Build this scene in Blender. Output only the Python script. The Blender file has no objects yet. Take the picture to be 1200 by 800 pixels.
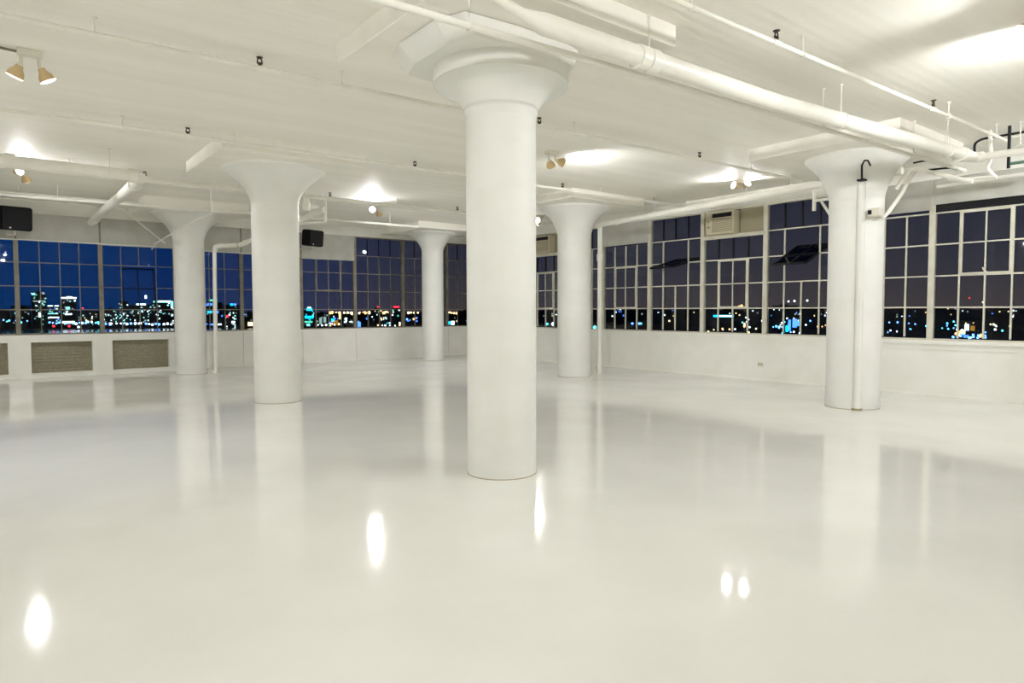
import bpy, math, random
from mathutils import Vector, Matrix
random.seed(7)
S = bpy.context.scene
COL = S.collection

# ------------------------------------------------------------------ camera
CAM = Vector((-3.6283, -4.8273, 1.4789)); FPX = 779.0
PITCH, ROLL, YAW = .0471, -.0022, .6602
fw = Vector((math.sin(YAW)*math.cos(PITCH), math.cos(YAW)*math.cos(PITCH), -math.sin(PITCH)))
r0 = Vector((math.cos(YAW), -math.sin(YAW), 0)); u0 = r0.cross(fw)
RT = math.cos(ROLL)*r0 + math.sin(ROLL)*u0; UP = -math.sin(ROLL)*r0 + math.cos(ROLL)*u0
cd = bpy.data.cameras.new('camera'); cam = bpy.data.objects.new('camera', cd); COL.objects.link(cam)
cd.sensor_width = 36; cd.lens = FPX/1200*36; cd.clip_end = 20000; cd.clip_start = .05
M = Matrix((RT, UP, -fw)).transposed().to_4x4(); M.translation = CAM; cam.matrix_world = M
S.camera = cam
def ray(px, py): return fw + RT*((px-600)/FPX) - UP*((py-400)/FPX)
def UZ(px, py, z): d = ray(px, py); return CAM + d*((z-CAM.z)/d.z)
def UX(px, py, x): d = ray(px, py); return CAM + d*((x-CAM.x)/d.x)
def UY(px, py, y): d = ray(px, py); return CAM + d*((y-CAM.y)/d.y)

# ------------------------------------------------------------------ view + world
vs = S.view_settings; vs.view_transform = 'Standard'; vs.look = 'None'; vs.gamma = 1; vs.use_curve_mapping = False
vs.exposure = 0.0
S.cycles.max_bounces = 20; S.cycles.diffuse_bounces = 12; S.cycles.glossy_bounces = 6; S.cycles.transparent_max_bounces = 32
W = bpy.data.worlds.new('night_sky'); S.world = W; W.use_nodes = True
nt = W.node_tree; nt.nodes.clear()
def N(tree, t, **kw):
    n = tree.nodes.new(t)
    for k, v in kw.items(): setattr(n, k, v)
    return n
tc = N(nt, 'ShaderNodeTexCoord'); sx = N(nt, 'ShaderNodeSeparateXYZ'); nt.links.new(tc.outputs['Generated'], sx.inputs[0])
r1 = N(nt, 'ShaderNodeValToRGB'); nt.links.new(sx.outputs['Z'], r1.inputs[0])      # town glow near the horizon
e = r1.color_ramp.elements
e[0].position = 0.0; e[0].color = (.054, .045, .050, 1); e[1].position = .26; e[1].color = (.006, .010, .030, 1)
x = r1.color_ramp.elements.new(.07); x.color = (.031, .031, .047, 1)
r2 = N(nt, 'ShaderNodeValToRGB'); nt.links.new(sx.outputs['Z'], r2.inputs[0])      # last blue of dusk in the west
e = r2.color_ramp.elements
e[0].position = 0.0; e[0].color = (.000, .022, .120, 1); e[1].position = .3; e[1].color = (.000, .024, .135, 1)
dp = N(nt, 'ShaderNodeVectorMath', operation='DOT_PRODUCT'); nt.links.new(tc.outputs['Generated'], dp.inputs[0]); dp.inputs[1].default_value = (-.62, .78, 0)
mr = N(nt, 'ShaderNodeMapRange', interpolation_type='SMOOTHSTEP'); nt.links.new(dp.outputs['Value'], mr.inputs[0]); mr.inputs[1].default_value = .30; mr.inputs[2].default_value = .74
mx = N(nt, 'ShaderNodeMixRGB'); nt.links.new(mr.outputs[0], mx.inputs[0]); nt.links.new(r1.outputs[0], mx.inputs[1]); nt.links.new(r2.outputs[0], mx.inputs[2])
bg = N(nt, 'ShaderNodeBackground'); nt.links.new(mx.outputs[0], bg.inputs[0]); bg.inputs[1].default_value = 1.0
wo = N(nt, 'ShaderNodeOutputWorld'); nt.links.new(bg.outputs[0], wo.inputs[0])

LAMP_WATT = 30.5
LAMP_COL = (1.0, .995, 1.0)

# ------------------------------------------------------------------ materials
MAT = {}
def mat(name, col, rough=.5, metal=0, spec=.5, coat=0, emit=None, es=0):
    if name in MAT: return MAT[name]
    m = bpy.data.materials.new(name); m.use_nodes = True
    b = m.node_tree.nodes['Principled BSDF']
    b.inputs['Base Color'].default_value = (*col, 1); b.inputs['Roughness'].default_value = rough
    b.inputs['Metallic'].default_value = metal; b.inputs['Specular IOR Level'].default_value = spec
    b.inputs['Coat Weight'].default_value = coat
    if emit: b.inputs['Emission Color'].default_value = (*emit, 1); b.inputs['Emission Strength'].default_value = es
    MAT[name] = m
    return m
def grain(m, c1, c2, scale, stretch=(1, 1, 1), bump=0, bscale=None, lo=.35, hi=.65, dist=.01, rough=None):
    t = m.node_tree; b = t.nodes['Principled BSDF']
    g = N(t, 'ShaderNodeNewGeometry'); mp = N(t, 'ShaderNodeMapping'); mp.inputs['Scale'].default_value = stretch
    t.links.new(g.outputs['Position'], mp.inputs[0])
    n = N(t, 'ShaderNodeTexNoise'); n.inputs['Scale'].default_value = scale; n.inputs['Detail'].default_value = 6
    t.links.new(mp.outputs[0], n.inputs['Vector'])
    r = N(t, 'ShaderNodeValToRGB'); r.color_ramp.elements[0].position = lo; r.color_ramp.elements[0].color = (*c1, 1)
    r.color_ramp.elements[1].position = hi; r.color_ramp.elements[1].color = (*c2, 1)
    t.links.new(n.outputs['Fac'], r.inputs[0]); t.links.new(r.outputs[0], b.inputs['Base Color'])
    if rough:
        q = N(t, 'ShaderNodeMapRange'); q.inputs[1].default_value = .3; q.inputs[2].default_value = .7
        q.inputs[3].default_value, q.inputs[4].default_value = rough
        t.links.new(n.outputs['Fac'], q.inputs[0]); t.links.new(q.outputs[0], b.inputs['Roughness'])
    if bump:
        n2 = N(t, 'ShaderNodeTexNoise'); n2.inputs['Scale'].default_value = bscale or scale; n2.inputs['Detail'].default_value = 4
        t.links.new(mp.outputs[0], n2.inputs['Vector'])
        bp = N(t, 'ShaderNodeBump'); bp.inputs['Strength'].default_value = bump; bp.inputs['Distance'].default_value = dist
        t.links.new(n2.outputs['Fac'], bp.inputs['Height']); t.links.new(bp.outputs[0], b.inputs['Normal'])
    return m
FLOOR = grain(mat('floor_epoxy', (.8, .8, .76), .16, spec=.22, coat=.0), (.755, .755, .715), (.80, .80, .765), 1.1, bump=.22, bscale=5, dist=.003, rough=(.05, .11))
WALL = grain(mat('wall_paint', (.8, .79, .74), .55), (.80, .79, .735), (.845, .84, .79), 2.2, bump=.1, bscale=30)
COLM = grain(mat('column_paint', (.8, .8, .76), .5), (.755, .755, .715), (.795, .795, .76), 1.8, stretch=(1, 1, 1.6), bump=.12, bscale=7)
PIPE = grain(mat('pipe_paint', (.8, .79, .72), .38), (.80, .785, .715), (.85, .84, .78), 4, bump=.06, bscale=40)
BARM = grain(mat('window_bar_paint', (.5, .46, .36), .5), (.17, .15, .105), (.26, .235, .175), 6)
BARW = grain(mat('window_frame_paint', (.62, .6, .5), .5), (.58, .555, .455), (.66, .64, .545), 6)
BOARD = grain(mat('panel_board', (.6, .6, .55), .6), (.46, .455, .41), (.53, .53, .49), 3)
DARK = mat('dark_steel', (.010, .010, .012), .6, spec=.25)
BLACK = mat('speaker_black', (.005, .005, .006), .75, spec=.15)
NICHE = grain(mat('niche_grille', (.3, .28, .2), .7), (.30, .275, .19), (.38, .35, .25), 20)
BRASS = mat('sprinkler_brass', (.05, .038, .02), .45, metal=.6)
AMBER = mat('lamp_reflector', (.62, .46, .24), .35)
WHITEP = mat('fixture_white', (.74, .71, .62), .4)
GLOW = mat('bulb_glow', (1, 1, 1), .3, emit=(1, .95, .86), es=5)
DIRT = mat('floor_joint_dirt', (.34, .28, .17), .8)
ACB = mat('air_conditioner_beige', (.52, .47, .34), .5)
ACG = mat('air_conditioner_grille', (.30, .27, .18), .6)
GREEN = mat('green_pipe_paint', (.10, .20, .15), .5)
TERRA = mat('wet_earth', (.006, .007, .009), .9, spec=.1)
ASPH = grain(TERRA, (.003, .004, .006), (.010, .011, .013), .01)
WATER = mat('river_water', (.002, .006, .016), .12)
BLD = grain(mat('far_facade', (.010, .012, .016), .8), (.007, .009, .014), (.016, .018, .024), .05)
# board-formed ceiling: shallow lines of the form boards
CEIL = mat('ceiling_concrete', (.74, .71, .62), .6, spec=.35)
def _ceil():
    t = CEIL.node_tree; b = t.nodes['Principled BSDF']
    g = N(t, 'ShaderNodeNewGeometry')
    mp = N(t, 'ShaderNodeMapping'); mp.inputs['Scale'].default_value = (.22, 2.2, 1); t.links.new(g.outputs['Position'], mp.inputs[0])
    n = N(t, 'ShaderNodeTexNoise'); n.inputs['Scale'].default_value = 1.6; n.inputs['Detail'].default_value = 7; t.links.new(mp.outputs[0], n.inputs['Vector'])
    r = N(t, 'ShaderNodeValToRGB'); r.color_ramp.elements[0].position = .33; r.color_ramp.elements[0].color = (.86, .835, .765, 1)
    r.color_ramp.elements[1].position = .68; r.color_ramp.elements[1].color = (.905, .89, .835, 1)
    t.links.new(n.outputs['Fac'], r.inputs[0]); t.links.new(r.outputs[0], b.inputs['Base Color'])
    w = N(t, 'ShaderNodeTexWave', bands_direction='Y'); w.inputs['Scale'].default_value = 2.6; w.inputs['Distortion'].default_value = .6; w.inputs['Detail'].default_value = 2
    t.links.new(g.outputs['Position'], w.inputs['Vector'])
    n2 = N(t, 'ShaderNodeTexNoise'); n2.inputs['Scale'].default_value = 9; n2.inputs['Detail'].default_value = 5; t.links.new(mp.outputs[0], n2.inputs['Vector'])
    ad = N(t, 'ShaderNodeMath', operation='ADD'); t.links.new(w.outputs['Fac'], ad.inputs[0]); t.links.new(n2.outputs['Fac'], ad.inputs[1])
    bp = N(t, 'ShaderNodeBump'); bp.inputs['Strength'].default_value = .35; bp.inputs['Distance'].default_value = .006
    t.links.new(ad.outputs[0], bp.inputs['Height']); t.links.new(bp.outputs[0], b.inputs['Normal'])
_ceil()
# window glass: clear, each face mirrors a few per cent of what stands before it
GLASS = bpy.data.materials.new('window_glass'); GLASS.use_nodes = True
t = GLASS.node_tree; t.nodes.clear()
tr = N(t, 'ShaderNodeBsdfTransparent'); tr.inputs[0].default_value = (.93, .95, .95, 1)
gl = N(t, 'ShaderNodeBsdfGlossy'); gl.inputs['Roughness'].default_value = .015; gl.inputs[0].default_value = (1, 1, 1, 1)
fr = N(t, 'ShaderNodeFresnel'); fr.inputs[0].default_value = 1.22
ms = N(t, 'ShaderNodeMixShader'); t.links.new(fr.outputs[0], ms.inputs[0]); t.links.new(tr.outputs[0], ms.inputs[1]); t.links.new(gl.outputs[0], ms.inputs[2])
ot = N(t, 'ShaderNodeOutputMaterial'); t.links.new(ms.outputs[0], ot.inputs[0])
def emit(name, col, st):
    if name in MAT: return MAT[name]
    m = mat(name, tuple(min(1, c*.3) for c in col), .6, emit=col, es=st)
    return m

# ------------------------------------------------------------------ mesh helpers
class MB:
    def __init__(s): s.v = []; s.f = []; s.sm = []
    def add(s, vs, fs, smooth=False):
        o = len(s.v); s.v += [Vector(v) for v in vs]
        s.f += [tuple(i+o for i in f) for f in fs]; s.sm += [smooth]*len(fs); return s
    def box(s, a, b):
        x0, y0, z0 = (min(a[i], b[i]) for i in range(3)); x1, y1, z1 = (max(a[i], b[i]) for i in range(3))
        return s.add([(x0, y0, z0), (x1, y0, z0), (x1, y1, z0), (x0, y1, z0), (x0, y0, z1), (x1, y0, z1), (x1, y1, z1), (x0, y1, z1)],
                     [(0, 3, 2, 1), (4, 5, 6, 7), (0, 1, 5, 4), (1, 2, 6, 5), (2, 3, 7, 6), (3, 0, 4, 7)])
    def bevbox(s, a, b, c):      # box with chamfered vertical and horizontal edges
        x0, y0, z0 = a; x1, y1, z1 = b
        def ring(i, z): return [(x0+i+c, y0+i, z), (x1-i-c, y0+i, z), (x1-i, y0+i+c, z), (x1-i, y1-i-c, z), (x1-i-c, y1-i, z), (x0+i+c, y1-i, z), (x0+i, y1-i-c, z), (x0+i, y0+i+c, z)]
        rs = [ring(c, z0), ring(0, z0+c), ring(0, z1-c), ring(c, z1)]
        vs = [v for r in rs for v in r]; fs = [tuple(range(7, -1, -1)), tuple(range(24, 32))]
        for k in range(3):
            for i in range(8): j = (i+1) % 8; fs.append((k*8+i, k*8+j, k*8+8+j, k*8+8+i))
        return s.add(vs, fs)
    def tube(s, pts, r, n=12, caps=True):
        pts = [Vector(p) for p in pts]; rs = r if isinstance(r, (list, tuple)) else [r]*len(pts)
        T = []
        for i in range(len(pts)):
            a = (pts[i]-pts[i-1]).normalized() if i else (pts[1]-pts[0]).normalized()
            b = (pts[i+1]-pts[i]).normalized() if i < len(pts)-1 else a
            d = (a+b); T.append((d.normalized() if d.length > 1e-6 else a, max(.35, a.dot(d.normalized()) if d.length > 1e-6 else 1)))
        ref = Vector((0, 0, 1)) if abs(T[0][0].z) < .9 else Vector((1, 0, 0))
        vs = []; X = T[0][0].cross(ref).normalized()
        for p, (tt, c), q in zip(pts, T, rs):
            X = (X - tt*X.dot(tt)).normalized(); Y = tt.cross(X)
            for k in range(n):
                a = 2*math.pi*k/n; vs.append(p + (X*math.cos(a)+Y*math.sin(a))*q)
        fs = []
        for i in range(len(pts)-1):
            for k in range(n): j = (k+1) % n; fs.append((i*n+k, i*n+j, (i+1)*n+j, (i+1)*n+k))
        s.add(vs, fs, True)
        if caps:
            o = len(vs)-n
            s.add(vs[:n], [tuple(range(n-1, -1, -1))]); s.add(vs[o:], [tuple(range(n))])
        return s
    def lathe(s, prof, n=48, c=(0, 0), caps=(True, True), sharp=()):
        for i in range(len(prof)-1):
            pass
        vs = []
        for (r, z) in prof:
            for k in range(n):
                a = 2*math.pi*k/n; vs.append((c[0]+r*math.cos(a), c[1]+r*math.sin(a), z))
        fs = []
        for i in range(len(prof)-1):
            for k in range(n): j = (k+1) % n; fs.append((i*n+k, i*n+j, (i+1)*n+j, (i+1)*n+k))
        s.add(vs, fs, True)
        if caps[0]: s.add(vs[:n], [tuple(range(n-1, -1, -1))])
        if caps[1]: s.add(vs[-n:], [tuple(range(n))])
        return s
    def loft(s, rings):
        n = len(rings[0]); vs = [v for r in rings for v in r]; fs = [tuple(range(n-1, -1, -1)), tuple(range(len(vs)-n, len(vs)))]
        for i in range(len(rings)-1):
            for k in range(n): j = (k+1) % n; fs.append((i*n+k, i*n+j, (i+1)*n+j, (i+1)*n+k))
        return s.add(vs, fs)
def mesh(name, mb, m, o=Vector((0, 0, 0))):
    me = bpy.data.meshes.new(name); me.from_pydata([v-o for v in mb.v], [], mb.f); me.update()
    me.polygons.foreach_set('use_smooth', mb.sm)
    if m: me.materials.append(m)
    return me
def tag(o, label=None, cat=None, group=None, kind=None):
    if label: o['label'] = label
    if cat: o['category'] = cat
    if group: o['group'] = group
    if kind: o['kind'] = kind
    return o
def thing(name, loc, label, cat, group=None, kind=None):
    o = bpy.data.objects.new(name, None); o.empty_display_size = .1; COL.objects.link(o); o.location = loc
    return tag(o, label, cat, group, kind)
def wloc(o):
    v = Vector((0, 0, 0))
    while o: v += o.location; o = o.parent
    return v
def part(name, mb, m, parent):
    c = wloc(parent)
    if name in ('shaft', 'capital'): oo = Vector(c)
    else:
        oo = sum(mb.v, Vector((0, 0, 0)))/len(mb.v)
    o = bpy.data.objects.new(name, mesh(name, mb, m, oo)); COL.objects.link(o); o.parent = parent; o.location = oo-c
    return o
def solo(name, mb, m, label, cat, group=None, kind=None):
    c = sum(mb.v, Vector((0, 0, 0)))/len(mb.v); c.z = min(v.z for v in mb.v)
    o = bpy.data.objects.new(name, mesh(name, mb, m, c)); COL.objects.link(o); o.location = c
    return tag(o, label, cat, group, kind)

# ------------------------------------------------------------------ room shell
ZC = 3.92; XW, YW = 8.92, 13.53; X0, Y0 = -11.0, -10.0
LX, LY = 6.625, 6.1
solo('floor', MB().box((X0-.3, Y0-.3, -.25), (XW+.25, YW+.25, 0)), FLOOR, 'glossy white painted floor of the empty loft', 'floor', kind='structure')
solo('ceiling', MB().box((X0-.3, Y0-.3, ZC), (XW+.25, YW+.25, ZC+.3)), CEIL, 'cream painted board-marked concrete ceiling', 'ceiling', kind='structure')
solo('wall_back', MB().box((X0-.25, Y0-.25, 0), (XW+.2, Y0, ZC)), WALL, 'plain white wall behind the viewpoint', 'wall', kind='structure')
solo('wall_side', MB().box((X0-.25, Y0, 0), (X0, YW+.2, ZC)), WALL, 'plain white wall closing the loft opposite the window wall', 'wall', kind='structure')
SILL = .95; HEAD = 3.66

LB = [-6.43, -4.83, -3.23, -1.63, -.03, 1.57, 3.18, 4.80, 6.40, 8.00, 8.86]
RB = [-4.86, -3.32, -1.78, -.23, 1.32, 2.87, 4.42, 5.96, 7.54, 9.085, 10.63, 12.175, 13.42]
wl = thing('wall_left', (0, YW, 0), 'low white wall with joints under the long left window band', 'wall', kind='structure')
b = MB(); b.box((X0, YW+.03, 0), (XW+.2, YW+.2, SILL-.06)); b.box((X0, YW, HEAD), (XW+.2, YW+.2, ZC)); b.box((X0, YW, 0), (LB[0]-.02, YW+.2, ZC)); b.box((8.88, YW+.02, SILL-.06), (XW+.2, YW+.2, HEAD))
part('wall_core', b, WALL, wl)
part('sill', MB().box((LB[0]-.02, YW-.03, SILL-.06), (XW, YW+.2, SILL)), WALL, wl)
xs = [-.12] + LB[5:-1] + [XW]
for i in range(len(xs)-1):
    part('wall_panel', MB().box((xs[i]+.006, YW, .0), (xs[i+1]-.006, YW+.03, SILL-.06)), WALL, wl)
# radiator enclosure with three open niches, under the windows by the far column
EY = 13.22
enc = thing('radiator_enclosure', (-3, EY, 0), 'white radiator enclosure with dark rectangular niches under the left windows', 'enclosure')
nich = [(-6.2, -5.0), (-4.66, -3.44), (-3.03, -1.88), (-1.48, -.28)]
b = MB(); b.box((LB[0]-.02, EY, .79), (-.13, YW-.001, SILL+.0)); b.box((LB[0]-.02, EY, 0), (-.13, YW-.001, .10))
ed = [LB[0]-.02] + [q for n_ in nich for q in n_] + [-.13]
for i in range(0, len(ed), 2): b.box((ed[i], EY, .10), (ed[i+1], YW-.001, .79))
part('casing', b, WALL, enc)
for a, c in nich:
    k = part('niche_back', MB().box((a, YW-.14, .10), (c, YW-.10, .79)), NICHE, enc)
    for q in range(9):
        part('fin_rail', MB().box((a+.005, YW-.165, .135+q*.07), (c-.005, YW-.14, .165+q*.07)), NICHE, enc)
wr = thing('wall_right', (XW, 0, 0), 'low white wall with a deep sill under the right window band', 'wall', kind='structure')
b = MB(); b.box((XW, Y0, 0), (XW+.2, YW+.2, SILL-.06)); b.box((XW, Y0, HEAD), (XW+.2, YW, ZC)); b.box((XW, Y0, 0), (XW+.2, RB[0]-.02, ZC)); b.box((XW, RB[-1]+.02, SILL-.06), (XW+.2, YW, HEAD))
part('wall_core', b, WALL, wr)
part('sill', MB().box((XW-.05, RB[0]-.02, SILL-.06), (XW+.2, YW, SILL)), WALL, wr)
part('apron_board', MB().box((XW-.018, RB[0]-.02, SILL-.15), (XW, YW, SILL-.06)), WALL, wr)
solo('baseboard_right', MB().box((XW-.02, Y0, 0), (XW-.0005, YW, .035)), WALL, 'thin white baseboard along the right window wall', 'baseboard', kind='structure')
ol = thing('wall_outlet', (XW, 2.9, .30), 'small white electrical outlet plate low on the right window wall', 'outlet')
part('plate', MB().bevbox((XW-.012, 2.83, .29), (XW+.002, 2.97, .40), .004), WHITEP, ol)
for dy in (-.03, .03): part('socket', MB().box((XW-.015, 2.9+dy-.014, .325), (XW-.011, 2.9+dy+.014, .365)), NICHE, ol)

# ------------------------------------------------------------------ columns
def ringpoly(pts, z): return [(x, y, z) for x, y in pts]
def column(cx, cy, R, label, rim=.75, neck=3.18, first=False, ox=0, oy=0):
    t = thing('mushroom_column', (cx+ox, cy+oy, 0), label, 'column', 'white mushroom columns')
    c = (cx+ox, cy+oy)
    if first:
        part('shaft', MB().lathe([(R, 0), (R, 1.6), (R, 3.155)], c=c), COLM, t)
        prof = [(R*.985, 3.12), (R*1.0, 3.19), (R*1.045, 3.222), (R*1.045, 3.25)]
        for k in range(0, 13):
            q = k/12; prof.append((R*1.05 + (.60-R*1.05)*(q**1.45), 3.25 + (3.465-3.25)*(1-(1-q)**1.25)))
        cp = MB().lathe(prof, c=c)
        part('capital', cp, COLM, t)
        part('rim_band', MB().lathe([(.60, 3.462), (.605, 3.48), (.605, 3.59)], c=c), COLM, t)
        top = [(-.86, -.30), (-.76, -.56), (-.30, -.60), (.20, -.60), (.46, -.52), (.58, -.30), (.58, .30), (.46, .52), (.20, .60), (-.30, .60), (-.76, .56), (-.86, .30)]
        low = [(-.73, -.26), (-.64, -.54), (-.27, -.58), (.18, -.58), (.42, -.50), (.53, -.26), (.53, .26), (.42, .50), (.18, .58), (-.27, .58), (-.64, .54), (-.73, .26)]
        part('collar_plate', MB().loft([ringpoly([(cx+a, cy+d) for a, d in low], 3.588), ringpoly([(cx+a, cy+d) for a, d in top], 3.735)]), COLM, t)
    else:
        part('shaft', MB().lathe([(R, 0), (R, 1.6), (R, neck)], c=c), COLM, t)
        prof = [(R*.99, neck-.02), (R, neck)]
        for k in range(1, 15):
            q = k/14; prof.append((R + (rim-R)*(q**1.75), neck + (3.705-neck)*(1-(1-q)**1.12)))
        prof += [(rim+.004, 3.712), (rim+.004, 3.742)]
        part('capital', MB().lathe(prof, c=c), COLM, t)
    h = 1.08
    part('drop_panel', MB().bevbox((cx-h, cy-h, 3.74), (cx+h, cy+h, ZC+.01), .006), CEIL, t)
    part('base_joint', MB().lathe([(R+.004, 0), (R+.003, .006), (R-.01, .008)], c=c), DIRT, t)
    return t
C1 = column(0, 0, .314, 'white round column with banded neck and stepped angular collar, alone in the open floor', first=True)
C2 = column(0, LY, .365, 'stout white mushroom column beside the black speaker and cleanout pipe', rim=.78)
C3 = column(0, 2*LY, .335, 'white mushroom column beside the radiator enclosure and a thin riser pipe', rim=.76, neck=3.1)
C4 = column(LX, 2*LY, .318, 'slim white mushroom column nearest the room corner', rim=.72, neck=3.2)
C5 = column(LX, LY, .375, 'white mushroom column beside the riser pipe of the right window wall', rim=.77, neck=3.12)
C6 = column(LX, 0, .375, 'white mushroom column with a conduit strapped up its face and a black hook', rim=.72, neck=3.1, ox=.03, oy=-.04)

# ------------------------------------------------------------------ windows
ROWS = [.97, 1.51, 2.04, 2.57, 3.10, 3.63]
def frame_fn(side):
    if side == 'L': return lambda u, z, d: Vector((u, YW+.10-d, z))
    return lambda u, z, d: Vector((XW+.10-d, u, z))
PANEM = {}
def pane_mesh(w, h, side):
    k = (round(w, 3), round(h, 3), side)
    if k not in PANEM:
        b = MB(); x, y, z = w/2, .003, h/2
        b.box((-x, -y, -z), (x, y, z)) if side == 'L' else b.box((-y, -x, -z), (y, x, z))
        PANEM[k] = mesh('pane', b, GLASS)
    return PANEM[k]
wcount = 0
def window(side, u0, u1, label, ncol=4, panel=None, darktop=False, vent=None, dark_rows=(), ac=False, header=False, skiptop=False, darkfill=False):
    """vent = (col0, col1, row0, row1, tilt degrees, handle?)"""
    global wcount; wcount += 1
    F = frame_fn(side); root = thing('window_%d' % wcount, F((u0+u1)/2, SILL, 0), label, 'window', kind='structure')
    def bx(name, a, b_, c, d, e0, e1, m, par=root):
        return part(name, MB().box(F(a, c, e0), F(b_, d, e1)), m, par)
    W_ = BARM if side == 'L' else BARW; hb_ = .009 if side == 'L' else .012
    j = .045
    fb = MB()
    for a, c in ((u0, u0+j), (u1-j, u1)): fb.box(F(a, SILL, -.05), F(c, HEAD, .05))
    fb.box(F(u0+j, SILL, -.04), F(u1-j, SILL+.03, .04)); fb.box(F(u0+j, HEAD-.03, -.04), F(u1-j, HEAD, .04))
    part('frame', fb, W_, root)
    us = [u0+j + (u1-u0-2*j)*i/ncol for i in range(ncol+1)]
    nrow = 5
    ztop = panel if panel else HEAD-.03
    vc0, vc1, vr0, vr1 = vent[:4] if vent else (9, 9, 9, 9)
    def invent(c, r): return vc0 <= c < vc1 and vr0 <= r < vr1
    # vertical bars
    for i in range(1, ncol):
        for r in range(nrow):
            z0, z1 = ROWS[r]+ (.012 if r else .03), min(ROWS[r+1], ztop)
            if z1-z0 < .05: continue
            if vent and vc0 < i < vc1 and vr0 <= r < vr1: continue
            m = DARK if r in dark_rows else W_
            bx('glazing_bar', us[i]-hb_, us[i]+hb_, z0, z1-.012, -.015, .02, m)
    for r in range(1, nrow):
        if ROWS[r] > ztop-.03: continue
        for c in range(ncol):
            if vent and vc0 <= c < vc1 and vr0 < r < vr1: continue
            bx('glazing_bar', us[c]+(.0 if c else 0), us[c+1], ROWS[r]-hb_, ROWS[r]+hb_, -.015, .02, W_)
    for c in range(ncol):
        for r in range(nrow):
            if invent(c, r): continue
            z0, z1 = ROWS[r]+.008, min(ROWS[r+1], ztop)-.008
            if z1-z0 < .06 or (ac and r == 4): continue
            o = bpy.data.objects.new('pane', pane_mesh(us[c+1]-us[c]-.016, z1-z0, side)); COL.objects.link(o); o.parent = root
            o.location = F((us[c]+us[c+1])/2, (z0+z1)/2, 0)-root.location
            o.rotation_euler = (random.uniform(-.006, .006), random.uniform(-.006, .006), random.uniform(-.006, .006))
    if panel:
        bx('transom_panel', u0+.02, u1-.02, panel, HEAD+.02, .03, .062, BOARD)
    if darkfill:
        bx('dark_filler', u0+.045, u1-.045, 3.112, panel, -.005, .03, DARK)
    if header:
        bx('header_rail', u0+.01, u1-.01, 3.03, 3.11, -.02, .075, BARW)
    if vent:
        tilt = vent[4]; a, c = us[vc0]+.012, us[vc1]-.012; z0, z1 = ROWS[vr0]+.012, ROWS[vr1]-.012
        piv = F((a+c)/2, (z0+z1)/2 if abs(tilt) > 40 else z0, .01)
        sash = bpy.data.objects.new('vent_sash', None); 
        fr_ = MB(); s_ = .028
        def Lc(u, z, d): return F(u, z, d+.01)-F(0, 0, .01)-(piv-F(0, 0, .01))
        for (p, q, y0, y1) in ((a, a+s_, z0, z1), (c-s_, c, z0, z1), (a+s_, c-s_, z0, z0+s_), (a+s_, c-s_, z1-s_, z1)):
            fr_.box(Lc(p, y0, -.018), Lc(q, y1, .022))
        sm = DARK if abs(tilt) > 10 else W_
        sash = bpy.data.objects.new('vent_sash', mesh('vent_sash', fr_, sm)); COL.objects.link(sash); sash.parent = root; sash.location = piv-root.location
        if side == 'L': sash.rotation_euler = (math.radians(-tilt), 0, 0)
        else: sash.rotation_euler = (0, math.radians(tilt), 0)
        nc, nr = vc1-vc0, vr1-vr0
        for i in range(nc):
            p0, p1 = a+s_+(c-a-2*s_)*i/nc, a+s_+(c-a-2*s_)*(i+1)/nc
            if i:
                gb = bpy.data.objects.new('glazing_bar', mesh('glazing_bar', MB().box(Lc(p0-.01, z0+s_, -.012), Lc(p0+.01, z1-s_, .016)), sm)); COL.objects.link(gb); gb.parent = sash
            for k in range(nr):
                q0, q1 = z0+s_+(z1-z0-2*s_)*k/nr, z0+s_+(z1-z0-2*s_)*(k+1)/nr
                if k and i == 0:
                    gb = bpy.data.objects.new('glazing_bar', mesh('glazing_bar', MB().box(Lc(a+s_, q0-.01, -.012), Lc(c-s_, q0+.01, .016)), sm)); COL.objects.link(gb); gb.parent = sash
                o = bpy.data.objects.new('pane', pane_mesh(p1-p0-.02, q1-q0-.02, side)); COL.objects.link(o); o.parent = sash
                o.location = Lc((p0+p1)/2, (q0+q1)/2, 0)
        if len(vent) > 5:
            hz_ = z0+.02; um = (a+c)/2
            h = MB().tube([Lc(um-.05, z0+.02, .03), Lc(um-.01, z0+.03, .05), Lc(um+.02, z0+.10, .06)], .012, 8)
            hb = bpy.data.objects.new('handle', mesh('handle', h, BARW)); COL.objects.link(hb); hb.parent = sash
    return root
PL = 'steel window of the left wall, '
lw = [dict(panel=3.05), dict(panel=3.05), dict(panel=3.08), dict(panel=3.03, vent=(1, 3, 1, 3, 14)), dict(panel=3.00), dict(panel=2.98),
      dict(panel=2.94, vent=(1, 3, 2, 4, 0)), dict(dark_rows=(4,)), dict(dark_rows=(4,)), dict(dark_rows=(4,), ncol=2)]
ll = ['first of the row past the picture edge', 'white board above it, behind the black corner speaker', 'white board above it and two bright towers seen through it',
      'white board above it and a small tilted vent sash', 'white board above it, behind the thin riser pipe by the radiator enclosure column', 'white board above it, half hidden by the stout column',
      'white board above it and the black speaker in front', 'clear to the top, with black bars in the top row, next to the speaker window', 'clear to the top, half hidden by the slim corner column', 'narrow two-pane-wide one in the room corner']
for i in range(10): window('L', LB[i], LB[i+1], PL+ll[i], **lw[i])
PR = 'steel window of the right wall, '
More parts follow.
